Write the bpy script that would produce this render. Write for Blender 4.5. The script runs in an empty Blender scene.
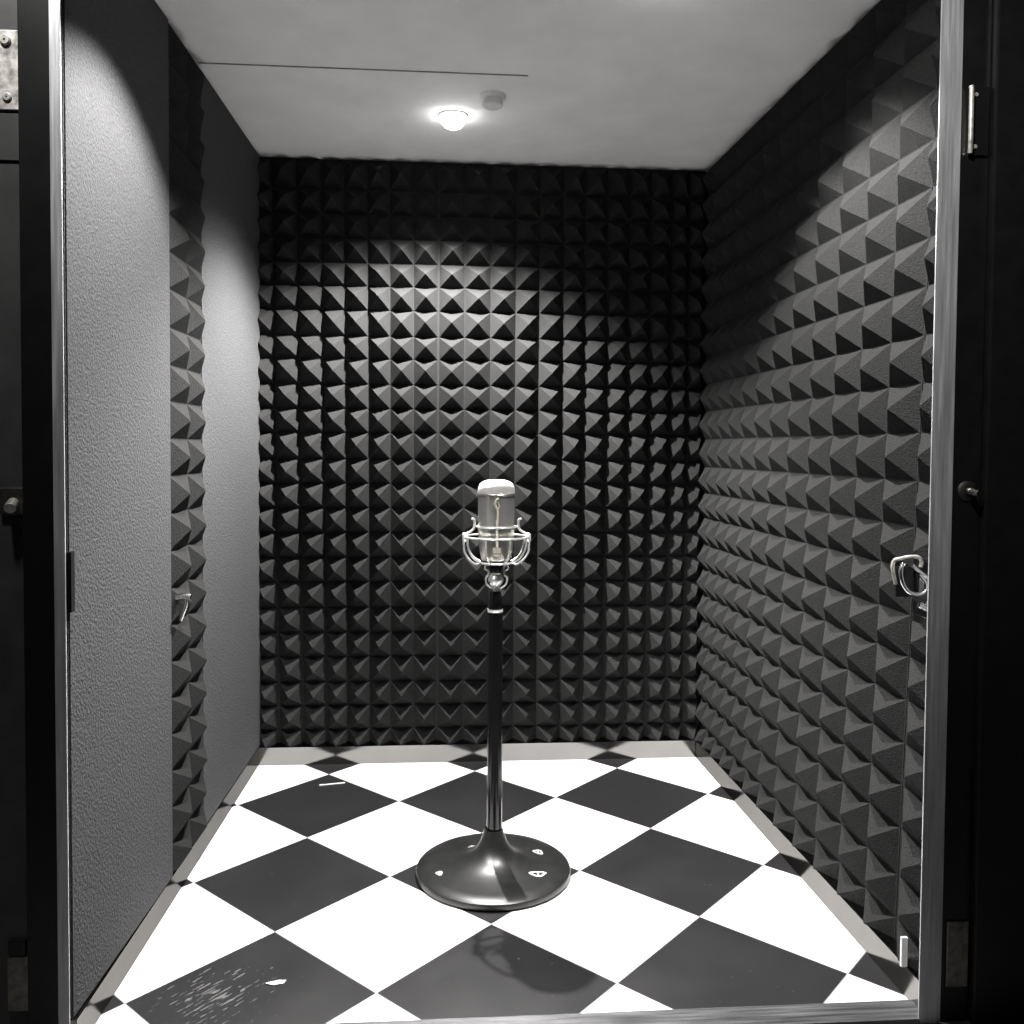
import bpy, bmesh, math, random
from math import sin, cos, pi, radians
from mathutils import Vector, Matrix
random.seed(7)
S = bpy.context.scene
COL = S.collection

# ------------------------------------------------------------------ materials
def nodes_of(name):
    m = bpy.data.materials.new(name); m.use_nodes = True
    nt = m.node_tree
    return m, nt, nt.nodes['Principled BSDF']

def mat(name, col, rough=.5, metal=0., spec=.5, bump=0., bscale=200., bdist=.002, var=0., vscale=6., detail=4., stretch=None, emit=None, estr=0.,
        rvar=0.):
    m, nt, b = nodes_of(name)
    N, L = nt.nodes, nt.links
    c = (col, col, col, 1) if not isinstance(col, tuple) else (*col, 1)
    b.inputs['Base Color'].default_value = c
    b.inputs['Roughness'].default_value = rough
    b.inputs['Metallic'].default_value = metal
    b.inputs['Specular IOR Level'].default_value = spec
    tc = N.new('ShaderNodeTexCoord'); mp = N.new('ShaderNodeMapping')
    L.new(tc.outputs['Object'], mp.inputs['Vector'])
    if stretch: mp.inputs['Scale'].default_value = stretch
    if var:
        n = N.new('ShaderNodeTexNoise'); n.inputs['Scale'].default_value = vscale; n.inputs['Detail'].default_value = 5
        L.new(mp.outputs[0], n.inputs['Vector'])
        r = N.new('ShaderNodeMapRange'); r.inputs[1].default_value = .3; r.inputs[2].default_value = .7
        r.inputs[3].default_value = 1-var; r.inputs[4].default_value = 1+var
        L.new(n.outputs['Fac'], r.inputs[0])
        mx = N.new('ShaderNodeVectorMath'); mx.operation = 'SCALE'; mx.inputs[0].default_value = c[:3]
        L.new(r.outputs[0], mx.inputs['Scale']); L.new(mx.outputs[0], b.inputs['Base Color'])
        if rvar:
            r2 = N.new('ShaderNodeMapRange'); r2.inputs[1].default_value = .3; r2.inputs[2].default_value = .7
            r2.inputs[3].default_value = rough-rvar; r2.inputs[4].default_value = rough+rvar
            L.new(n.outputs['Fac'], r2.inputs[0]); L.new(r2.outputs[0], b.inputs['Roughness'])
    if bump:
        n = N.new('ShaderNodeTexNoise'); n.inputs['Scale'].default_value = bscale; n.inputs['Detail'].default_value = detail
        L.new(mp.outputs[0], n.inputs['Vector'])
        bp = N.new('ShaderNodeBump'); bp.inputs['Strength'].default_value = bump; bp.inputs['Distance'].default_value = bdist
        L.new(n.outputs['Fac'], bp.inputs['Height']); L.new(bp.outputs[0], b.inputs['Normal'])
    if emit is not None:
        b.inputs['Emission Color'].default_value = (*emit, 1); b.inputs['Emission Strength'].default_value = estr
    return m

M_foam = mat('acoustic_foam', .022, .95, spec=.08, bump=.8, bscale=260, bdist=.003, var=.22, vscale=180)
M_felt = mat('textured_grey_panel', (.060, .060, .0622), .85, spec=.1, bump=.9, bscale=150, bdist=.004, var=.3, vscale=260, detail=2)
M_ceil = mat('ceiling_plaster', .92, .8, spec=.2, bump=.15, bscale=40, bdist=.004, var=.05, vscale=5)
M_black = mat('black_paint', .010, .33, spec=.4, bump=.1, bscale=60, bdist=.001, var=.2, vscale=20)
M_grey = mat('dull_grey_paint', .055, .5, spec=.4, bump=.1, bscale=60, bdist=.001, var=.25, vscale=14)
M_blackgap = mat('black_matte', .006, .9, spec=.1)
M_board = mat('dark_wall_board', .02, .9, spec=.1)
M_alu = mat('brushed_aluminium', (.62, .62, .64), .48, .55, bump=.35, bscale=30, bdist=.0015, var=.22, vscale=9, stretch=(14, 14, .6), rvar=.12)
M_alux = mat('brushed_aluminium_sill', (.13, .13, .135), .42, .8, bump=.35, bscale=30, bdist=.0015, var=.22, vscale=9, stretch=(.6, 14, 14), rvar=.12)
M_trim = mat('polished_metal_skirting', (.23, .227, .22), .12, 1., var=.05, vscale=8, bump=.03, bscale=20, bdist=.001)
M_trim.node_tree.nodes['Principled BSDF'].inputs['Specular Tint'].default_value = (.35, .35, .35, 1)
M_steel = mat('worn_steel', (.62, .60, .56), .42, .5, var=.35, vscale=60, bump=.3, bscale=90, bdist=.001, rvar=.15)
M_dsteel = mat('dark_worn_steel', (.22, .21, .19), .42, 1., var=.4, vscale=50, bump=.3, bscale=90, bdist=.001)
M_chrome = mat('chrome', (.95, .95, .93), .30, .6)
M_gloss = mat('glossy_black_metal', .006, .13, spec=.38, var=.15, vscale=40)
M_base = mat('satin_black_base', .011, .36, spec=.6, var=.3, vscale=30, bump=.05, bscale=120, bdist=.001)
M_mark = mat('pale_mark_grey', .35, .6)
M_brass = mat('pale_brass', (.95, .90, .74), .45, .2)
M_silver = mat('satin_silver', (.80, .77, .71), .28, 1., var=.08, vscale=40)
M_white = mat('white_plastic', .85, .45)
M_paper = mat('white_scrap', .8, .7)
M_lens = mat('lamp_lens', .9, .4, emit=(1, .98, .95), estr=14)
M_concrete = mat('dark_concrete', .04, .8, var=.3, vscale=6, bump=.3, bscale=40, bdist=.003)

def mesh_grille(name, col, k):
    m, nt, b = nodes_of(name); N, L = nt.nodes, nt.links
    b.inputs['Metallic'].default_value = 1; b.inputs['Roughness'].default_value = .36
    tc = N.new('ShaderNodeTexCoord')
    def wave(dirn):
        w = N.new('ShaderNodeTexWave'); w.bands_direction = dirn; w.inputs['Scale'].default_value = k
        L.new(tc.outputs['Object'], w.inputs['Vector']); return w
    a, c = wave('DIAGONAL'), wave('Z')
    mx = N.new('ShaderNodeMath'); mx.operation = 'MAXIMUM'
    L.new(a.outputs['Fac'], mx.inputs[0]); L.new(c.outputs['Fac'], mx.inputs[1])
    r = N.new('ShaderNodeValToRGB')
    r.color_ramp.elements[0].color = (col*.25, col*.24, col*.23, 1); r.color_ramp.elements[1].color = (col, col*.98, col*.95, 1)
    r.color_ramp.elements[0].position = .3; r.color_ramp.elements[1].position = .75
    L.new(mx.outputs[0], r.inputs[0]); L.new(r.outputs[0], b.inputs['Base Color'])
    bp = N.new('ShaderNodeBump'); bp.inputs['Strength'].default_value = .8; bp.inputs['Distance'].default_value = .001
    L.new(mx.outputs[0], bp.inputs['Height']); L.new(bp.outputs[0], b.inputs['Normal'])
    return m
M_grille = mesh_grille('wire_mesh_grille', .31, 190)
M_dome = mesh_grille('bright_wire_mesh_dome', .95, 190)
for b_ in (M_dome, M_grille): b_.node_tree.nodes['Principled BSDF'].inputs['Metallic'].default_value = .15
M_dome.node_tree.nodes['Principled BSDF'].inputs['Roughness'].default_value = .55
M_grille.node_tree.nodes['Principled BSDF'].inputs['Roughness'].default_value = .45

# floor: black and white tiles laid diagonally
TX, TY, TH, TD = .1246, 3.4596, .0047, .56569
def floor_mat():
    m, nt, b = nodes_of('black_and_white_floor_tiles'); N, L = nt.nodes, nt.links
    g = N.new('ShaderNodeNewGeometry')
    sub = N.new('ShaderNodeVectorMath'); sub.operation = 'SUBTRACT'; sub.inputs[1].default_value = (TX, TY, 0)
    L.new(g.outputs['Position'], sub.inputs[0])
    def dot(v):
        d = N.new('ShaderNodeVectorMath'); d.operation = 'DOT_PRODUCT'; d.inputs[1].default_value = v
        L.new(sub.outputs[0], d.inputs[0]); return d.outputs['Value']
    c, s = cos(TH), sin(TH)
    ex, ey = (c, s), (-s, c)
    p = dot(((ex[0]+ey[0])/TD, (ex[1]+ey[1])/TD, 0)); q = dot(((ex[0]-ey[0])/TD, (ex[1]-ey[1])/TD, 0))
    def math(op, a, v=None):
        n = N.new('ShaderNodeMath'); n.operation = op
        for i, x in enumerate((a, v)):
            if x is None: continue
            if isinstance(x, (int, float)): n.inputs[i].default_value = x
            else: L.new(x, n.inputs[i])
        return n.outputs[0]
    fp, fq = math('FLOOR', p), math('FLOOR', q)
    par = math('FLOORED_MODULO', math('ADD', fp, fq), 2)
    black = math('GREATER_THAN', par, .5)
    # thin joints
    def edge(x):
        f = math('FRACT', x); return math('MINIMUM', f, math('SUBTRACT', 1, f))
    joint = math('LESS_THAN', math('MINIMUM', edge(p), edge(q)), .0035)
    # wear on the dark tiles
    n1 = N.new('ShaderNodeTexNoise'); n1.inputs['Scale'].default_value = 5; n1.inputs['Detail'].default_value = 8
    L.new(g.outputs['Position'], n1.inputs['Vector'])
    mp = N.new('ShaderNodeMapping'); mp.vector_type = 'TEXTURE'; mp.inputs['Rotation'].default_value = (0, 0, radians(48)); mp.inputs['Scale'].default_value = (1/14, 1/100, 1)
    L.new(g.outputs['Position'], mp.inputs['Vector'])
    n2 = N.new('ShaderNodeTexNoise'); n2.inputs['Scale'].default_value = 1.6; n2.inputs['Detail'].default_value = 3
    L.new(mp.outputs[0], n2.inputs['Vector'])
    dist = N.new('ShaderNodeVectorMath'); dist.operation = 'DISTANCE'; dist.inputs[1].default_value = (-.52, 2.06, 0)
    L.new(g.outputs['Position'], dist.inputs[0])
    near = N.new('ShaderNodeMapRange'); near.inputs[1].default_value = .2; near.inputs[2].default_value = .02; near.inputs[3].default_value = 0; near.inputs[4].default_value = .18
    L.new(dist.outputs['Value'], near.inputs[0])
    scr = math('GREATER_THAN', math('ADD', n2.outputs['Fac'], near.outputs[0]), .74)
    n3 = N.new('ShaderNodeTexNoise'); n3.inputs['Scale'].default_value = 70; n3.inputs['Detail'].default_value = 2
    L.new(g.outputs['Position'], n3.inputs['Vector'])
    speck = math('GREATER_THAN', n3.outputs['Fac'], .76)
    marks = math('MINIMUM', 1, math('ADD', scr, speck))
    dk = N.new('ShaderNodeMixRGB'); dk.inputs[1].default_value = (.0125, .0122, .0128, 1); dk.inputs[2].default_value = (.019, .0185, .019, 1)
    L.new(n1.outputs['Fac'], dk.inputs[0])
    dk2 = N.new('ShaderNodeMixRGB'); dk2.inputs[2].default_value = (.12, .12, .12, 1)
    L.new(marks, dk2.inputs[0]); L.new(dk.outputs[0], dk2.inputs[1])
    mx = N.new('ShaderNodeMixRGB'); mx.inputs[1].default_value = (.88, .87, .87, 1)
    L.new(black, mx.inputs[0]); L.new(dk2.outputs[0], mx.inputs[2])
    mj = N.new('ShaderNodeMixRGB'); mj.inputs[2].default_value = (.25, .25, .25, 1)
    L.new(joint, mj.inputs[0]); L.new(mx.outputs[0], mj.inputs[1])
    L.new(mj.outputs[0], b.inputs['Base Color'])
    rr = N.new('ShaderNodeMapRange'); rr.inputs[3].default_value = .26; rr.inputs[4].default_value = .44
    L.new(n1.outputs['Fac'], rr.inputs[0]); L.new(rr.outputs[0], b.inputs['Roughness'])
    bp = N.new('ShaderNodeBump'); bp.inputs['Strength'].default_value = .06; bp.inputs['Distance'].default_value = .003
    L.new(n1.outputs['Fac'], bp.inputs['Height']); L.new(bp.outputs[0], b.inputs['Normal'])
    return m
M_floor = floor_mat()

# ------------------------------------------------------------------ helpers
def obj(name, bm, m, parent=None, smooth=None):
    """link a bmesh (world coordinates) as one mesh object with its origin at the middle of its foot"""
    bmesh.ops.recalc_face_normals(bm, faces=bm.faces)
    vs = [v.co for v in bm.verts]
    o0 = Vector(((min(v.x for v in vs)+max(v.x for v in vs))/2, (min(v.y for v in vs)+max(v.y for v in vs))/2, min(v.z for v in vs)))
    bmesh.ops.translate(bm, verts=bm.verts, vec=-o0)
    me = bpy.data.meshes.new(name); bm.to_mesh(me); bm.free()
    if smooth:
        for p in me.polygons: p.use_smooth = True
        me.set_sharp_from_angle(angle=radians(smooth))
    me.materials.append(m)
    o = bpy.data.objects.new(name, me); COL.objects.link(o)
    if parent:
        o.parent = parent
        w = parent.location.copy(); p = parent.parent
        while p: w += p.location; p = p.parent
        o.location = o0 - w
    else: o.location = o0
    return o
def thing(name, label, cat, loc, group=None):
    o = bpy.data.objects.new(name, None); COL.objects.link(o); o.location = loc; o.empty_display_size = .05
    o['label'] = label; o['category'] = cat
    if group: o['group'] = group
    return o
def tag(o, label, cat, group=None):
    o['label'] = label; o['category'] = cat
    if group: o['group'] = group
    return o
def struct(name, bm, m, parent=None, smooth=None):
    o = obj(name, bm, m, parent, smooth); o['kind'] = 'structure'; return o
def box(bm, x0, x1, y0, y1, z0, z1, bevel=0.):
    vs = [bm.verts.new((x, y, z)) for x in (x0, x1) for y in (y0, y1) for z in (z0, z1)]
    F = [(0, 1, 3, 2), (4, 6, 7, 5), (0, 4, 5, 1), (2, 3, 7, 6), (0, 2, 6, 4), (1, 5, 7, 3)]
    fs = [bm.faces.new([vs[i] for i in f]) for f in F]
    if bevel:
        es = list({e for f in fs for e in f.edges})
        bmesh.ops.bevel(bm, geom=es, offset=bevel, segments=2, profile=.6, affect='EDGES')
    return bm
def B(*a, **k): return box(bmesh.new(), *a, **k)
def prism(bm, pts, z0, z1):
    lo = [bm.verts.new((x, y, z0)) for x, y in pts]; hi = [bm.verts.new((x, y, z1)) for x, y in pts]
    bm.faces.new(lo[::-1]); bm.faces.new(hi); n = len(pts)
    for i in range(n): bm.faces.new((lo[i], lo[(i+1) % n], hi[(i+1) % n], hi[i]))
    return bm
def lathe(bm, prof, cx, cy, n=48, axis='z', c0=0.):
    rings = []
    for r, z in prof:
        if r < 1e-6:
            rings.append([bm.verts.new((cx, cy, z))])
        else:
            rings.append([bm.verts.new((cx+r*cos(2*pi*i/n), cy+r*sin(2*pi*i/n), z)) for i in range(n)])
    for a, b in zip(rings, rings[1:]):
        for i in range(n):
            j = (i+1) % n
            if len(a) == 1 and len(b) == 1: continue
            if len(a) == 1: bm.faces.new((a[0], b[j], b[i]))
            elif len(b) == 1: bm.faces.new((a[i], a[j], b[0]))
            else: bm.faces.new((a[i], a[j], b[j], b[i]))
    return bm
def LT(prof, cx, cy, n=48): return lathe(bmesh.new(), prof, cx, cy, n)
def smooth_path(pts, k=6):
    pts = [Vector(p) for p in pts]; out = []
    for i in range(len(pts)-1):
        p0 = pts[max(i-1, 0)]; p1 = pts[i]; p2 = pts[i+1]; p3 = pts[min(i+2, len(pts)-1)]
        for j in range(k):
            t = j/k
            out.append(.5*((2*p1)+(p2-p0)*t+(2*p0-5*p1+4*p2-p3)*t*t+(3*p1-p0-3*p2+p3)*t**3))
    out.append(pts[-1]); return out
def tube(bm, pts, r, n=8, closed=False, curve=0, r1=None):
    pts = smooth_path(pts, curve) if curve else [Vector(p) for p in pts]
    m = len(pts); rings = []
    T0 = (pts[1]-pts[0]).normalized()
    up = Vector((0, 0, 1)) if abs(T0.z) < .9 else Vector((0, 1, 0))
    u = T0.cross(up).normalized()
    for i, p in enumerate(pts):
        if closed: T = (pts[(i+1) % m]-pts[i-1]).normalized()
        else: T = (pts[min(i+1, m-1)]-pts[max(i-1, 0)]).normalized()
        u = (u-T*u.dot(T)).normalized(); v = T.cross(u)
        rr = r if r1 is None else r+(r1-r)*i/(m-1)
        rings.append([bm.verts.new(p+rr*(cos(2*pi*k/n)*u+sin(2*pi*k/n)*v)) for k in range(n)])
    for i in range(m if closed else m-1):
        a, b = rings[i], rings[(i+1) % m]
        for k in range(n): bm.faces.new((a[k], a[(k+1) % n], b[(k+1) % n], b[k]))
    if not closed:
        bm.faces.new(rings[0][::-1]); bm.faces.new(rings[-1])
    return bm
def TB(pts, r, **k): return tube(bmesh.new(), pts, r, **k)
def ring_pts(cx, cy, z, R, n=64): return [(cx+R*cos(2*pi*i/n), cy+R*sin(2*pi*i/n), z) for i in range(n)]
def screw(bm, c, axis, r, h):
    """round screw head with a slot, sticking out of a plate along -y"""
    x, y, z = c; n = 14
    prof = [(r, 0), (r, h*.5), (r*.75, h), (r*.22, h), (r*.2, h*.55), (0, h*.55)]
    rings = []
    for rr, d in prof:
        rings.append([bm.verts.new((x+rr*cos(2*pi*i/n), y-d, z+rr*sin(2*pi*i/n))) for i in range(n)] if rr else [bm.verts.new((x, y-d, z))])
    for a, b in zip(rings, rings[1:]):
        for i in range(n):
            j = (i+1) % n
            bm.faces.new((a[i], a[j], b[0]) if len(b) == 1 else (a[i], a[j], b[j], b[i]))

# pyramid foam sheet: cells a[i]..a[i+1] by z[j]..z[j+1], n = height of the pyramids, fn maps (a, n, z) to the room
def foam(cols, rows, d, fn, zmin, zmax, gap=.0016, wide=(), base=.012, amin=None, amax=None):
    bm = bmesh.new(); cache = {}
    def V(a, n, z):
        k = (round(a, 5), round(n, 5), round(z, 5))
        if k not in cache: cache[k] = bm.verts.new((a, n, z))
        return cache[k]
    nc, nr = len(cols)-1, len(rows)-1
    def lv(e, i, side): return gap if i not in wide else .004
    for i in range(nc):
        for j in range(nr):
            a0, a1, z0, z1 = cols[i], cols[i+1], rows[j], rows[j+1]
            out = [V(a0, 0, z0), V(a1, 0, z0), V(a1, 0, z1), V(a0, 0, z1)]
            g0 = .004 if i in wide else gap; g1 = .004 if i+1 in wide else gap
            b0, b1, y0, y1 = a0+g0, a1-g1, z0+gap, z1-gap
            am, zm = (b0+b1)/2, (y0+y1)/2
            jit = random.uniform(-.0018, .0018); am += jit; zm += random.uniform(-.0018, .0018)
            dd = d*random.uniform(.96, 1.03)
            prev = out
            for t, h in ((0, 0), (.90, .915), (.955, .965)):
                ring = [V(b0+(am-b0)*t, dd*h, y0+(zm-y0)*t), V(b1+(am-b1)*t, dd*h, y0+(zm-y0)*t),
                        V(b1+(am-b1)*t, dd*h, y1+(zm-y1)*t), V(b0+(am-b0)*t, dd*h, y1+(zm-y1)*t)]
                for k in range(4):
                    l = (k+1) % 4
                    bm.faces.new((prev[k], prev[l], ring[l], ring[k]))
                prev = ring
            tip = V(am, dd*.985, zm)
            for k in range(4): bm.faces.new((prev[k], prev[(k+1) % 4], tip))
    def cut(co, no):
        r = bmesh.ops.bisect_plane(bm, geom=bm.verts[:]+bm.edges[:]+bm.faces[:], plane_co=co, plane_no=no, clear_outer=True)
    cut((0, 0, zmin), (0, 0, -1)); cut((0, 0, zmax), (0, 0, 1))
    # close to a slab: extrude the rim back to the glued side
    rim = [e for e in bm.edges if len(e.link_faces) == 1]
    ex = bmesh.ops.extrude_edge_only(bm, edges=rim)['geom']
    for v in [g for g in ex if isinstance(g, bmesh.types.BMVert)]: v.co.y = -base
    hole = [e for e in bm.edges if len(e.link_faces) == 1]
    bmesh.ops.holes_fill(bm, edges=hole, sides=0)
    for v in bm.verts: v.co = Vector(fn(*v.co))
    return bm

# ------------------------------------------------------------------ the booth: plan (metres)
H = 2.411                       # ceiling
YB = 3.625                      # back wall plane (valleys of its foam)
HT = .073                       # skirting height
YF = 1.86                       # front of the doorway
xl = lambda y: -.733-.0150*(3.60-y)       # inner face of the left lining
xr = lambda y: 1.036+.0215*(3.60-y)       # tips of the right wall foam / skirting face
DB, DR, DL = .064, .041, .034             # pyramid heights
xv = lambda y: xr(y)+.034                 # valleys of the right wall foam

# shell
struct('floor', B(-.80, 1.16, YF, 3.70, -.04, 0), M_floor)
struct('floor_outside', B(-2.2, 2.4, -1.2, YF-.001, -.04, 0), M_concrete)
struct('ceiling', B(-.80, 1.16, YF+.02, 3.70, H, H+.05), M_ceil)
struct('wall_back', B(-.86, 1.22, YB+.0125, YB+.075, 0, H-.001), M_board)
bm = prism(bmesh.new(), [(xl(1.93)-.0125, 1.93), (xl(3.63)-.0125, 3.63), (-.85, 3.63), (-.85, 1.93)], 0, H-.001)
struct('wall_left', bm, M_board)
bm = prism(bmesh.new(), [(xv(1.93)+.0125, 1.93), (xv(3.63)+.0125, 3.63), (1.20, 3.63), (1.20, 1.93)], 0, H-.001)
struct('wall_right', bm, M_board)

# skirtings
YT = 3.566
bm = B(xl(YT)+.002, xr(YT)-.001, YT, YB+.012, 0, HT, bevel=.0018); struct('baseboard_back', bm, M_trim)
def skirt(f, out, y0, y1):
    bm = prism(bmesh.new(), [(f(y0), y0), (f(y1), y1), (f(y1)+out, y1), (f(y0)+out, y0)], 0, HT)
    bmesh.ops.bevel(bm, geom=bm.edges[:], offset=.0018, segments=2, affect='EDGES'); return bm
struct('baseboard_left', skirt(lambda y: xl(y)+.003, -.015, 1.8745, YB+.012), M_trim)
struct('baseboard_right', skirt(xr, .058, 1.880, YB+.012), M_trim)

# ceiling joint and dark bead round the ceiling
struct('trim_1', B(-.738, .25, 2.762, 2.7665, H-.0022, H), mat('joint_shadow_gap', .16, .9))

# doorway: bright aluminium angle, black posts
struct('trim_2', B(-.784, -.762, YF-.006, YF-.002, 0, 2.40, bevel=.0008), M_alu)
bm = B(1.050, 1.0995, YF-.006, YF-.0025, 0, 2.40, bevel=.0008)
struct('trim_3', bm, M_alu)
bm = B(-.7535, 1.0725, YF-.0015, YF+.066, 0, .010, bevel=.001); box(bm, -.761, 1.0495, YF-.012, YF-.006, -.0, .016)
struct('trim_4', bm, M_alux)
struct('trim_5', B(-.845, -.7845, YF-.004, 1.93, 0, 2.40, bevel=.002), M_black)
bm = B(1.100, 1.166, YF-.002, 1.93, 0, 2.40, bevel=.003); struct('trim_6', bm, M_black)
bm = B(1.1665, 1.60, YF-.020, 1.93, 0, 2.70, bevel=.005); struct('wall_front_right', bm, M_black)
bm = B(-1.40, -.8455, YF+.012, 1.93, 0, 2.70, bevel=.002); struct('wall_front_left', bm, M_grey)
struct('wall_front_head', B(-.8455, 1.1665, YF, 1.93, 2.401, 2.70), M_black)

# ------------------------------------------------------------------ acoustic foam
back_cols = [-.766, -.676, -.581, -.486, -.397, -.307, -.22, -.126, -.027, .079, .184, .286, .382, .477, .566, .659, .748, .837, .924, .996, 1.062]
back_rows = [.0285, .127, .223, .319, .422, .521, .622, .726, .825, .925, 1.024, 1.123, 1.221, 1.327, 1.423, 1.52, 1.622, 1.713, 1.816, 1.911, 2.001, 2.098, 2.195, 2.292, 2.4105]
fb = lambda a, n, z: (a+.012*(1.65-z)*min(1, max(0, (-.03-a)/.5)), YB-n, z)
c1 = back_cols[:9]; c2 = back_cols[8:]
tag(obj('acoustic_foam_sheet', foam(c1, back_rows, DB, fb, HT+.0005, H-.001, wide=(8,)), M_foam),
    'charcoal pyramid foam sheet covering the left part of the back wall', 'acoustic foam', 'pyramid foam sheets on the walls')
tag(obj('acoustic_foam_sheet', foam(c2, back_rows, DB, fb, HT+.0005, H-.001, wide=(0,)), M_foam),
    'charcoal pyramid foam sheet covering the back wall behind the microphone and to its right', 'acoustic foam', 'pyramid foam sheets on the walls')
right_cols = [1.987, 2.136, 2.282, 2.431, 2.576, 2.73, 2.87, 3.005, 3.135, 3.262, 3.387, 3.51, 3.60]
right_rows = [.018, .128, .238, .356, .462, .566, .672, .777, .877, .987, 1.088, 1.196, 1.309, 1.423, 1.533, 1.644, 1.753, 1.865, 1.973, 2.085, 2.195, 2.305, 2.4105]
def fr(a, n, z):      # the sheets hang slightly askew
    y = a+.050*(1.60-z)*min(1, max(0, (a-1.875)/.11))*min(1, max(0, (3.6-a)/.5))
    return (xv(y)-n, y, z)
tag(obj('acoustic_foam_sheet', foam(right_cols, right_rows, DR, fr, HT+.0005, H-.001, wide=(0,)), M_foam),
    'large charcoal pyramid foam sheet covering the right wall', 'acoustic foam', 'pyramid foam sheets on the walls')
tag(obj('acoustic_foam_sheet', foam([1.882, 1.984], right_rows, DR, fr, HT+.0005, H-.001, wide=(1,)), M_foam),
    'narrow strip of pyramid foam beside the right door jamb', 'acoustic foam', 'pyramid foam sheets on the walls')
left_rows = [.064, .165, .267, .369, .471, .572, .673, .775, .876, .978, 1.081, 1.183, 1.285, 1.387, 1.486, 1.588, 1.692, 1.793, 1.895, 1.997, 2.099, 2.201, 2.303, 2.409]
fl = lambda a, n, z: (xl(a)+n, a, z)
tag(obj('acoustic_foam_sheet', foam([2.4935, 2.660, 2.800], left_rows, DL, fl, HT+.010, H-.002), M_foam),
    'narrow foam strip two pyramids wide between the smooth left wall panels', 'acoustic foam', 'pyramid foam sheets on the walls')
def flat_panel(y0, y1, p0=.003, p1=.003):
    bm = prism(bmesh.new(), [(xl(y0)-.012, y0), (xl(y0)+p0, y0), (xl(y1)+p1, y1), (xl(y1)-.012, y1)], HT+.0005, H-.001)
    bmesh.ops.bevel(bm, geom=[e for e in bm.edges], offset=.003, segments=2, affect='EDGES')
    return bm
tag(obj('acoustic_wall_panel', flat_panel(1.874, 2.493, -.004, .006), M_felt),
    'smooth grey textured panel on the left wall nearest the doorway', 'wall panel', 'smooth grey panels on the left wall')
tag(obj('acoustic_wall_panel', flat_panel(2.801, YB-.02), M_felt),
    'smooth grey textured panel on the left wall next to the back corner', 'wall panel', 'smooth grey panels on the left wall')

# ------------------------------------------------------------------ ceiling fittings
def downlight(x, y, label):
    t = thing('ceiling_downlight', label, 'ceiling light', (x, y, H), 'recessed ceiling downlights')
    obj('bezel', LT([(.044, H), (.051, H), (.051, H-.003), (.049, H-.005), (.046, H-.005), (.044, H-.003), (.044, H)], x, y), M_white, t, 40)
    obj('lens', LT([(0, H-.046), (.016, H-.0445), (.030, H-.038), (.039, H-.026), (.0435, H-.010), (.0435, H-.0005), (0, H-.0005)], x, y), M_lens, t, 60)  # flat lens domed so its shape stands in for the lamp's bloom
    return t
LX, LY = .024, 3.115
downlight(LX, LY, 'round lit downlight in the ceiling near the back wall, beside the smoke detector')
FL, FR = (-.27, 2.03), (.54, 2.15)
downlight(*FL, 'round lit downlight in the ceiling close to the doorway, above the left wall panel')
downlight(*FR, 'round lit downlight in the ceiling close to the doorway, on the right')
t = thing('smoke_detector', 'small round white smoke detector on the ceiling beside the lit downlight', 'smoke detector', (.150, 2.93, H))
obj('mounting_base', LT([(0, H), (.044, H), (.044, H-.008), (.041, H-.012), (0, H-.012)], .150, 2.93), M_white, t, 40)
obj('sensor_cap', LT([(0, H-.0121), (.030, H-.0121), (.030, H-.022), (.034, H-.024), (.033, H-.034), (.024, H-.040), (0, H-.041)], .150, 2.93), M_white, t, 35)

# ------------------------------------------------------------------ microphone stand
BX, BY = .151, 2.614
CX, CY = .1535, 2.614
t = thing('microphone_stand', 'black floor microphone stand with a round trumpet shaped base on the checkered floor', 'microphone stand', (BX, BY, 0))
R = .231
prof = [(0, .001), (R-.006, .001), (R-.001, .006), (R, .013), (R-.003, .021), (R-.012, .027), (.19, .030), (.15, .034), (.115, .040), (.085, .050), (.064, .063), (.049, .080), (.0405, .096), (.035, .110), (.031, .122), (.0278, .134), (0, .134)]
base = obj('base', LT(prof, BX, BY, 96), M_base, t, 30)
def top_z(r):
    pr = prof[3:]
    for (r0, z0), (r1, z1) in zip(pr, pr[1:]):
        if r1 <= r <= r0: return z0+(z1-z0)*(r0-r)/(r0-r1)
    return .03
def base_mark(dx, dy, w, l, ang):  # pale raised ring with a short bar, following the base top
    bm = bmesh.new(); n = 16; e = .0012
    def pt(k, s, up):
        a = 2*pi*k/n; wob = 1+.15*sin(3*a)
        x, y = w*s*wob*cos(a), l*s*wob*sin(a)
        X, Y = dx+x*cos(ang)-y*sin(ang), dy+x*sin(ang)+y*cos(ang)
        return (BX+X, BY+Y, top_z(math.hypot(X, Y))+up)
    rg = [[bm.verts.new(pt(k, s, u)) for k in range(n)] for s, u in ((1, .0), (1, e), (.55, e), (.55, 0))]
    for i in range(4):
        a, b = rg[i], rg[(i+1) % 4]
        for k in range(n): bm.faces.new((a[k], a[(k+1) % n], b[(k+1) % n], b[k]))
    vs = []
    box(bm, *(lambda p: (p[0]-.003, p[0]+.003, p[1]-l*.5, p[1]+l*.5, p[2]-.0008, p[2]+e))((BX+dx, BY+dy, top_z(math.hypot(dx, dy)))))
    o = obj('pale_mark', bm, M_mark, base); o['label'] = 'pale mark'
base_mark(.140, .055, .015, .018, .5)
base_mark(.125, -.085, .026, .014, .2)
base_mark(-.160, -.060, .010, .013, .3)
base_mark(-.062, .085, .009, .012, .9)
obj('pole', LT([(0, .1393), (.0236, .1393), (.0230, .16), (.0222, .30), (.0212, .783), (0, .783)], BX+.002, BY, 40), M_gloss, t, 30)
obj('pole_foot_ring', LT([(0, .1343), (.0262, .1343), (.0255, .137), (.0262, .1390), (0, .1390)], BX, BY, 40), M_gloss, t, 30)
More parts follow.
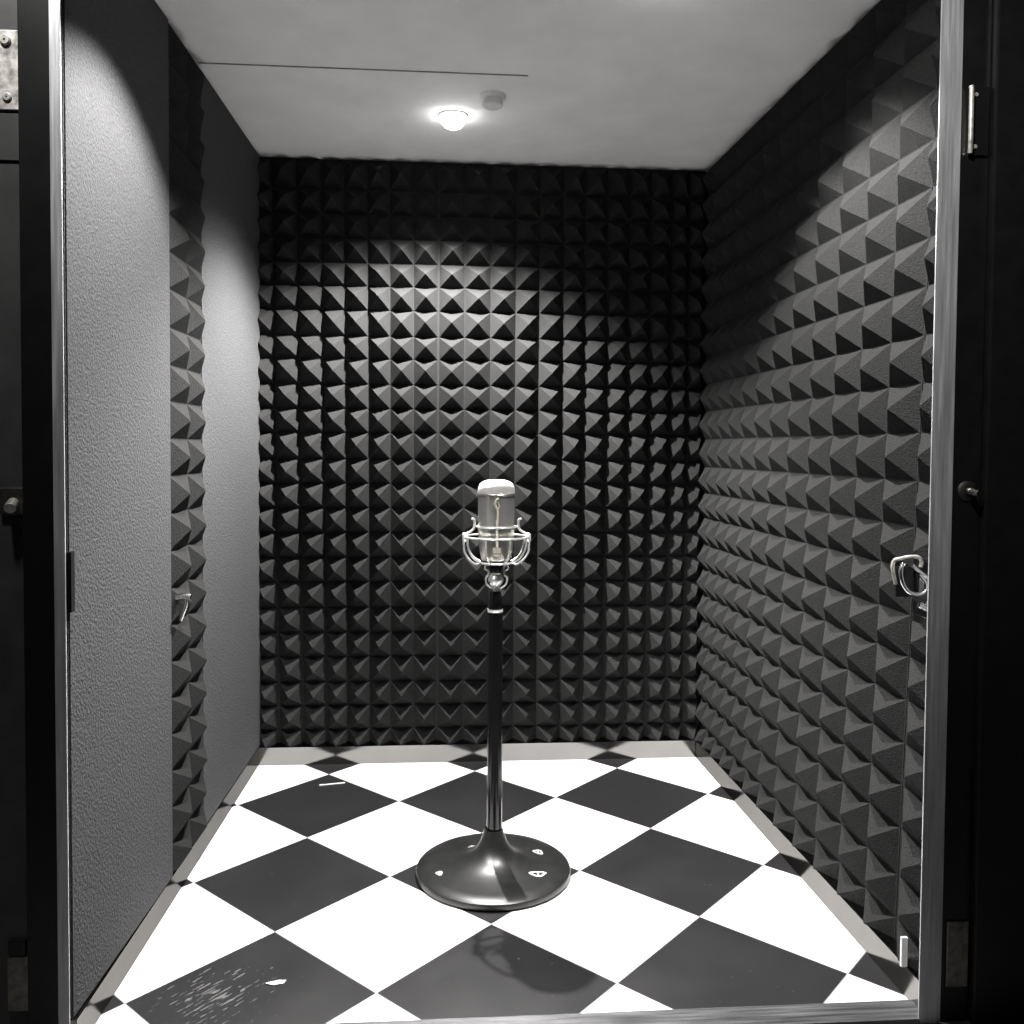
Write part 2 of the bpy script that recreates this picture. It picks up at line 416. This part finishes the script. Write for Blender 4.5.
obj('clutch_sleeve', LT([(0, .7925), (.0205, .7925), (.0200, .798), (.0165, .842), (.0150, .845), (0, .845)], CX-.002, CY, 40), M_gloss, t, 30)
r_ = obj('clutch_ring', LT([(0, .7832), (.0228, .7832), (.0234, .786), (.0218, .7875), (.0234, .7895), (.0228, .7922), (0, .7922)], CX-.002, CY, 40), M_chrome, t, 30)
r_['label'] = 'chrome ring'

# shock mount carrying the microphone
t = thing('shock_mount', 'silver wire cage shock mount on top of the microphone stand', 'microphone holder', (CX, CY, .8452))
obj('swivel_joint', LT([(0, .8455), (.0105, .8455), (.0115, .852), (.0095, .858), (.014, .862), (.021, .870), (.0235, .880), (.020, .890), (.015, .895), (.017, .899), (0, .899)], CX-.001, CY, 32), M_chrome, t, 30)
obj('neck', LT([(0, .8993), (.0165, .8993), (.0185, .903), (.0225, .922), (.0225, .928), (0, .928)], CX, CY, 32), M_gloss, t, 30)
for s in (-1, 1):
    pts = [(CX+s*.030, CY-.012, .926), (CX+s*.034, CY-.016, .914), (CX+s*.024, CY-.018, .908), (CX+s*.0235, CY-.018, .897), (CX+s*.031, CY-.018, .885), (CX+s*.028, CY-.018, .868), (CX+s*.016, CY-.014, .858), (CX+s*.009, CY-.006, .855)]
    obj('scroll', TB(pts, .0030, curve=5), M_chrome, t, 60)
RZ, RR = 1.006, .0915
obj('suspension_ring', TB(ring_pts(CX, CY, RZ, RR), .0031, closed=True), M_chrome, t, 60)
obj('bowl_ring', TB(ring_pts(CX, CY, .930, .047, 48), .0030, closed=True), M_chrome, t, 60)
obj('bowl_floor', LT([(0, .9283), (.046, .9283), (.046, .9335), (0, .9335)], CX, CY, 40), M_gloss, t, 30)
obj('inner_ring', TB(ring_pts(CX, CY, 1.036, .0585, 48), .0030, closed=True), M_chrome, t, 60)
for k in range(8):
    a = radians(22.5+45*k); c, s = cos(a), sin(a)
    P = lambda r, z: (CX+r*c, CY+r*s, z)
    obj('cage_wire', TB([P(RR, RZ), P(.092, .985), P(.085, .962), P(.070, .942), P(.047, .930)], .0027, curve=5), M_chrome, t, 60)
for a in (0, 180, 90, 270):
    a = radians(a); c, s = cos(a), sin(a)
    if abs(s) < .5:      # the two big side loops seen against the foam
        P = lambda r, z, w=0: (CX+r*c, CY+w, z)
        obj('side_loop', TB([P(.092, 1.012, -.010), P(.097, 1.004, -.010), P(.0955, .982, -.010), P(.093, .960, -.010), P(.078, .938, -.010), P(.060, .926, -.008), P(.047, .930, -.006)], .0030, curve=6), M_chrome, t, 60)
    P = lambda r, z: (CX+r*c, CY+r*s, z)
    if a < 4.0:
        obj('hook', TB([P(RR, RZ), P(.090, 1.014), P(.078, 1.020), P(.067, 1.030), P(.0645, 1.045), P(.066, 1.056), P(.074, 1.060)], .0036, curve=6), M_chrome, t, 60)
for a in (12, 168, 192, 348):
    a = radians(a); c, s = cos(a), sin(a)
    obj('ring_clip', TB([(CX+.086*c, CY+.086*s, 1.010), (CX+.098*c, CY+.098*s, 1.014), (CX+.099*c, CY+.099*s, 1.003), (CX+.098*c, CY+.098*s, .994), (CX+.088*c, CY+.088*s, .998)], .0030, curve=5), M_chrome, t, 60)

# microphone
t = thing('studio_microphone', 'large silver studio microphone with a mesh head held in the wire cage', 'microphone', (CX-.002, CY, .9337))
MX = CX-.001
obj('body', LT([(0, .9338), (.038, .9338), (.043, .940), (.0475, .960), (.0520, 1.000), (.0545, 1.030), (.0545, 1.040), (0, 1.040)], MX, CY, 56), M_silver, t, 30)
obj('grille', LT([(0, 1.0402), (.0535, 1.0402), (.0540, 1.125), (0, 1.125)], MX, CY, 56), M_grille, t, 30)
obj('rim', LT([(0, 1.1252), (.0555, 1.1252), (.0565, 1.127), (.0565, 1.131), (.0550, 1.133), (0, 1.133)], MX, CY, 56), M_silver, t, 30)
obj('head_dome', LT([(0, 1.1332), (.0550, 1.1332), (.0550, 1.140), (.0535, 1.151), (.0485, 1.162), (.040, 1.169), (.025, 1.1735), (.010, 1.1748), (0, 1.175)], MX, CY, 56), M_dome, t, 50)
# badge plate and long looped emblem on the front
bm = bmesh.new(); n = 9
for z0, z1, r0, r1 in ((.952, .978, .0462, .0500),):
    lo = []; hi = []; lo2 = []; hi2 = []
    for i in range(n):
        a = radians(-90-13+26*i/(n-1))
        for (l, r, z) in ((lo, r0, z0), (hi, r1, z1), (lo2, r0-.002, z0), (hi2, r1-.002, z1)):
            l.append(bm.verts.new((MX+r*cos(a), CY+r*sin(a), z)))
    for i in range(n-1):
        bm.faces.new((lo[i], lo[i+1], hi[i+1], hi[i])); bm.faces.new((lo2[i], hi2[i], hi2[i+1], lo2[i+1]))
        bm.faces.new((lo[i], lo2[i], lo2[i+1], lo[i+1])); bm.faces.new((hi[i], hi[i+1], hi2[i+1], hi2[i]))
    bm.faces.new((lo[0], hi[0], hi2[0], lo2[0])); bm.faces.new((lo[-1], lo2[-1], hi2[-1], hi[-1]))
o = obj('badge', bm, M_brass, t, 30); o['label'] = 'pale brass plate'
yf = CY-.0570
pts = [(MX+.001, yf+.004, .979), (MX+.000, yf+.001, 1.00), (MX, yf, 1.04), (MX+.001, yf, 1.085), (MX-.004, yf, 1.097), (MX-.006, yf, 1.108), (MX-.002, yf, 1.118), (MX+.004, yf, 1.121)]
bm = TB(pts, .0032, curve=6)
tube(bm, [(MX+.001, yf, 1.088), (MX+.005, yf, 1.098), (MX+.003, yf, 1.108), (MX-.002, yf, 1.112)], .0016, curve=6)
tube(bm, [(MX-.003, yf+.001, 1.060), (MX-.003, yf+.001, 1.0), (MX-.002, yf+.004, .979)], .0013)
o = obj('emblem', bm, M_brass, t, 60); o['label'] = 'long looped brass emblem'

# ------------------------------------------------------------------ door hardware
# hinge on the dark front, upper left
t = thing('hinge_plate', 'worn steel hinge plate with screws at the upper left of the doorway', 'hinge', (-.873, YF+.012, 1.930))
obj('leaf', B(-.900, -.8475, YF+.006, YF+.0122, 1.931, 2.087, bevel=.0015), M_steel, t)
o = obj('lower_leaf', B(-.900, -.8475, YF+.008, YF+.0122, 1.832, 1.924, bevel=.001), M_grey, t); o['label'] = 'grey painted leaf'
bm = bmesh.new(); screw(bm, (-.872, YF+.006, 2.066), 'y', .011, .006); obj('screw', bm, M_steel, t, 40)
bm = bmesh.new(); screw(bm, (-.870, YF+.006, 1.955), 'y', .009, .004); obj('screw', bm, M_steel, t, 40)
t = thing('door_bolt', 'dark steel bolt bracket on the black front left of the doorway, halfway up', 'door bolt', (-.866, YF+.012, 1.118))
obj('bracket', B(-.893, -.8465, YF+.004, YF+.0122, 1.124, 1.178, bevel=.002), M_dsteel, t)
obj('bolt_knob', TB([(-.866, YF+.005, 1.148), (-.864, YF-.010, 1.143), (-.862, YF-.020, 1.138)], .011, n=14), M_steel, t, 40)
t = thing('strike_plate', 'dull steel plate low on the black front at the left of the doorway', 'door plate', (-.868, YF+.012, .098))
obj('plate', B(-.890, -.8465, YF+.006, YF+.0122, .100, .215, bevel=.002), M_dsteel, t)
obj('keeper', B(-.886, -.852, YF+.002, YF+.0122, .218, .250, bevel=.003), M_black, t)
tag(obj('latch_keeper', B(-.7625, -.7525, YF-.001, YF+.018, .925, 1.049, bevel=.002), M_blackgap),
    'slim black latch keeper on the left aluminium jamb', 'latch')
# right jamb
t = thing('pull_handle', 'slim upright pull handle with a bright edge at the upper right of the doorway', 'door handle', (1.135, YF-.003, 1.90))
obj('backplate', B(1.118, 1.160, YF-.008, YF-.0018, 1.900, 2.047, bevel=.002), M_black, t)
o = obj('grip', TB([(1.1165, YF-.012, 1.903), (1.1165, YF-.014, 1.912), (1.1165, YF-.014, 2.035), (1.1165, YF-.012, 2.044)], .0052, n=12), M_steel, t, 50); o['label'] = 'bright steel edge bar'
bm = bmesh.new(); screw(bm, (1.130, YF-.008, 2.028), 'y', .005, .003); obj('screw', bm, M_steel, t, 40)
bm = bmesh.new(); screw(bm, (1.130, YF-.008, 1.918), 'y', .005, .003); obj('screw', bm, M_steel, t, 40)
t = thing('thumb_turn', 'small dark chrome thumb turn on the black post right of the doorway', 'door latch', (1.134, YF-.003, 1.160))
bm = bmesh.new(); screw(bm, (1.134, YF-.0018, 1.180), 'y', .022, .006); obj('rose', bm, M_dsteel, t, 40)
obj('spindle', TB([(1.134, YF-.008, 1.180), (1.137, YF-.024, 1.178), (1.142, YF-.034, 1.176)], .008, n=12), M_dsteel, t, 40)
tag(obj('floor_bolt_plate', B(1.111, 1.161, YF-.007, YF-.0018, .081, .229, bevel=.002), M_dsteel),
    'dark metal plate low on the black post right of the doorway', 'door plate')
# latch on the right jamb, in front of the foam
px = lambda u, v, y: (1.035+(880+u/12.8-904)*.00243, y, .993-(540+v/12.8-572)*.00227)
M_latch = mat('dull_chrome', (.8, .8, .8), .22, 1.)
t = thing('door_latch', 'chrome latch with a D shaped loop beside the right aluminium jamb', 'door latch', (1.055, 1.895, .90))
yl = 1.925
bm = TB([px(165, 255, yl), px(330, 217, yl), px(450, 215, yl), px(505, 268, yl), px(495, 345, yl)], .0042, curve=5)
tube(bm, [px(165, 255, yl), px(150, 340, yl), px(165, 430, yl), px(195, 560, yl)], .0042, curve=5)
obj('latch_case', bm, M_steel, t, 60)
bm = prism(bmesh.new(), [(px(200, 0, 0)[0], yl), (px(400, 0, 0)[0], yl-.004), (px(425, 0, 0)[0], yl-.02), (px(425, 0, 0)[0], yl+.004), (px(200, 0, 0)[0], yl+.006)], .938, 1.006)
obj('case_front', bm, M_black, t)
obj('mounting_arm', B(1.0515, 1.0580, YF-.0022, yl-.004, .884, .900), M_black, t)
obj('loop', TB([px(250, 290, yl-.01), px(215, 400, yl-.014), px(245, 550, yl-.016), px(320, 645, yl-.016), px(430, 680, yl-.016), px(510, 640, yl-.016), px(525, 540, yl-.014), px(450, 430, yl-.01)], .0052, n=10, curve=6), M_latch, t, 60)
obj('lever', TB([px(345, 315, yl-.018), px(570, 490, yl-.020)], .0048, n=10), M_latch, t, 60)
obj('catch', TB([px(520, 525, yl-.012), px(565, 550, yl-.014), px(580, 620, yl-.014), px(575, 740, yl-.014), px(555, 810, yl-.014)], .0050, n=10, curve=5), M_latch, t, 60)
obj('catch_foot', TB([px(450, 808, yl-.012), px(525, 850, yl-.014), px(600, 868, yl-.014)], .0075, n=10, r1=.009), M_latch, t, 60)
# its counterpart on the left foam strip
t = thing('coat_hook', 'small chrome hook among the foam pyramids on the left wall', 'hook', (-.722, 2.522, .78))
obj('hook_cap', TB([(-.742, 2.522, .846), (-.716, 2.522, .850), (-.700, 2.522, .848)], .0085, n=12, curve=4), M_latch, t, 60)
obj('hook_arm', TB([(-.712, 2.522, .838), (-.716, 2.522, .818), (-.724, 2.522, .796), (-.729, 2.522, .782)], .0062, n=10, curve=4), M_latch, t, 60)
tag(obj('pale_sliver', B(1.0585, 1.0735, 1.948, 1.955, .0728, .142, bevel=.001), M_white),
    'pale upright sliver standing on the skirting by the right jamb', 'sliver')  # small pale tab, not part of the door

# ------------------------------------------------------------------ scraps on the floor
bm = B(-.462, -.368, 3.348, 3.354, .0005, .003); bmesh.ops.rotate(bm, verts=bm.verts, cent=(-.415, 3.35, 0), matrix=Matrix.Rotation(radians(12), 3, 'Z'))
tag(obj('white_stick', bm, M_paper), 'thin white stick lying on the black tile near the back left corner', 'stick')
bm = bmesh.new(); prism(bm, [(-.415, 2.095), (-.395, 2.087), (-.372, 2.092), (-.368, 2.104), (-.385, 2.106), (-.405, 2.100)], .0005, .003)
tag(obj('paper_scrap', bm, M_paper), 'small white paper scrap on the black tile at the lower left', 'paper scrap')

# ------------------------------------------------------------------ light
REAR = 6.0
def spot(name, x, y, z, power, size, blend, rad=.03, aim=None):
    l = bpy.data.lights.new(name, 'SPOT'); l.energy = power; l.spot_size = radians(size); l.spot_blend = blend; l.shadow_soft_size = rad
    l.color = (1, .985, .965)
    o = bpy.data.objects.new(name, l); COL.objects.link(o); o.location = (x, y, z)
    if aim: o.rotation_euler = (Vector(aim)-o.location).to_track_quat('-Z', 'Y').to_euler()
    return o
# the rear lamp's beam: a wide reflector distribution written out as a photometric table
prof = [(0, .62), (10, .64), (20, .74), (28, .92), (34, 1.0), (39, .97), (43, .88), (46, .74), (49, .55), (52, .34), (55, .15), (58, .05), (62, .008), (66, 0), (90, 0)]
ies = 'IESNA:LM-63-1995\nTILT=NONE\n1 1000 1 %d 1 1 2 0 0 0\n1 1 10\n%s\n0\n%s\n' % (len(prof), ' '.join('%g' % a for a, _ in prof), ' '.join('%g' % (1000*c) for _, c in prof))
tx = bpy.data.texts.new('downlight_photometry'); tx.write(ies)
l = bpy.data.lights.new('downlight_beam', 'POINT'); l.energy = 1; l.shadow_soft_size = .012; l.color = (1, .985, .965); l.use_nodes = True
nt = l.node_tree; em = nt.nodes['Emission']
ie = nt.nodes.new('ShaderNodeTexIES'); ie.mode = 'INTERNAL'; ie.ies = tx; ie.inputs['Strength'].default_value = REAR
nt.links.new(ie.outputs['Fac'], em.inputs['Strength'])
o = bpy.data.objects.new('downlight_beam', l); COL.objects.link(o); o.location = (LX, LY+.02, H-.050); o.rotation_euler = (0, radians(5), 0)
spot('downlight_beam', *FL, H-.05, 205, 92, .5, .02, (-.76, 2.06, 1.1))
spot('downlight_beam', *FR, H-.05, 215, 92, .5, .02, (1.08, 2.2, 1.1))
# unseen lamp outside, upper left; second spot added to brighten the right jamb
for loc, aim, e, size in (((-.93, 1.36, 2.74), (-.82, 1.86, 2.0), 42, 100), ((.15, .85, 2.75), (1.12, 1.86, 1.7), 75, 50)):
    l = spot('unseen_outside_spot', *loc, e, size, .8, .06, aim)
w = bpy.data.worlds.new('dark_room'); S.world = w; w.use_nodes = True
w.node_tree.nodes['Background'].inputs[0].default_value = (.9, .92, 1, 1)
w.node_tree.nodes['Background'].inputs[1].default_value = .006

# ------------------------------------------------------------------ camera
cam = bpy.data.cameras.new('camera'); co = bpy.data.objects.new('camera', cam); COL.objects.link(co)
F = 891.19
cam.sensor_width = 36; cam.lens = F/1024*36; cam.shift_y = -(512-479.26)/1024; cam.clip_start = .05
r = Vector((.99712498, -.07542269, .00729277)); d = Vector((.00477368, -.03352605, -.99942644)); f = Vector((.07562393, .99658789, -.03306962))
m = Matrix((r, -d, -f)).transposed().to_4x4(); m.translation = (0, 0, 1.26208)
co.matrix_world = m
S.camera = co
S.view_settings.view_transform = 'Standard'; S.view_settings.look = 'None'; S.view_settings.gamma = 1
S.view_settings.use_curve_mapping = False; S.view_settings.exposure = .5
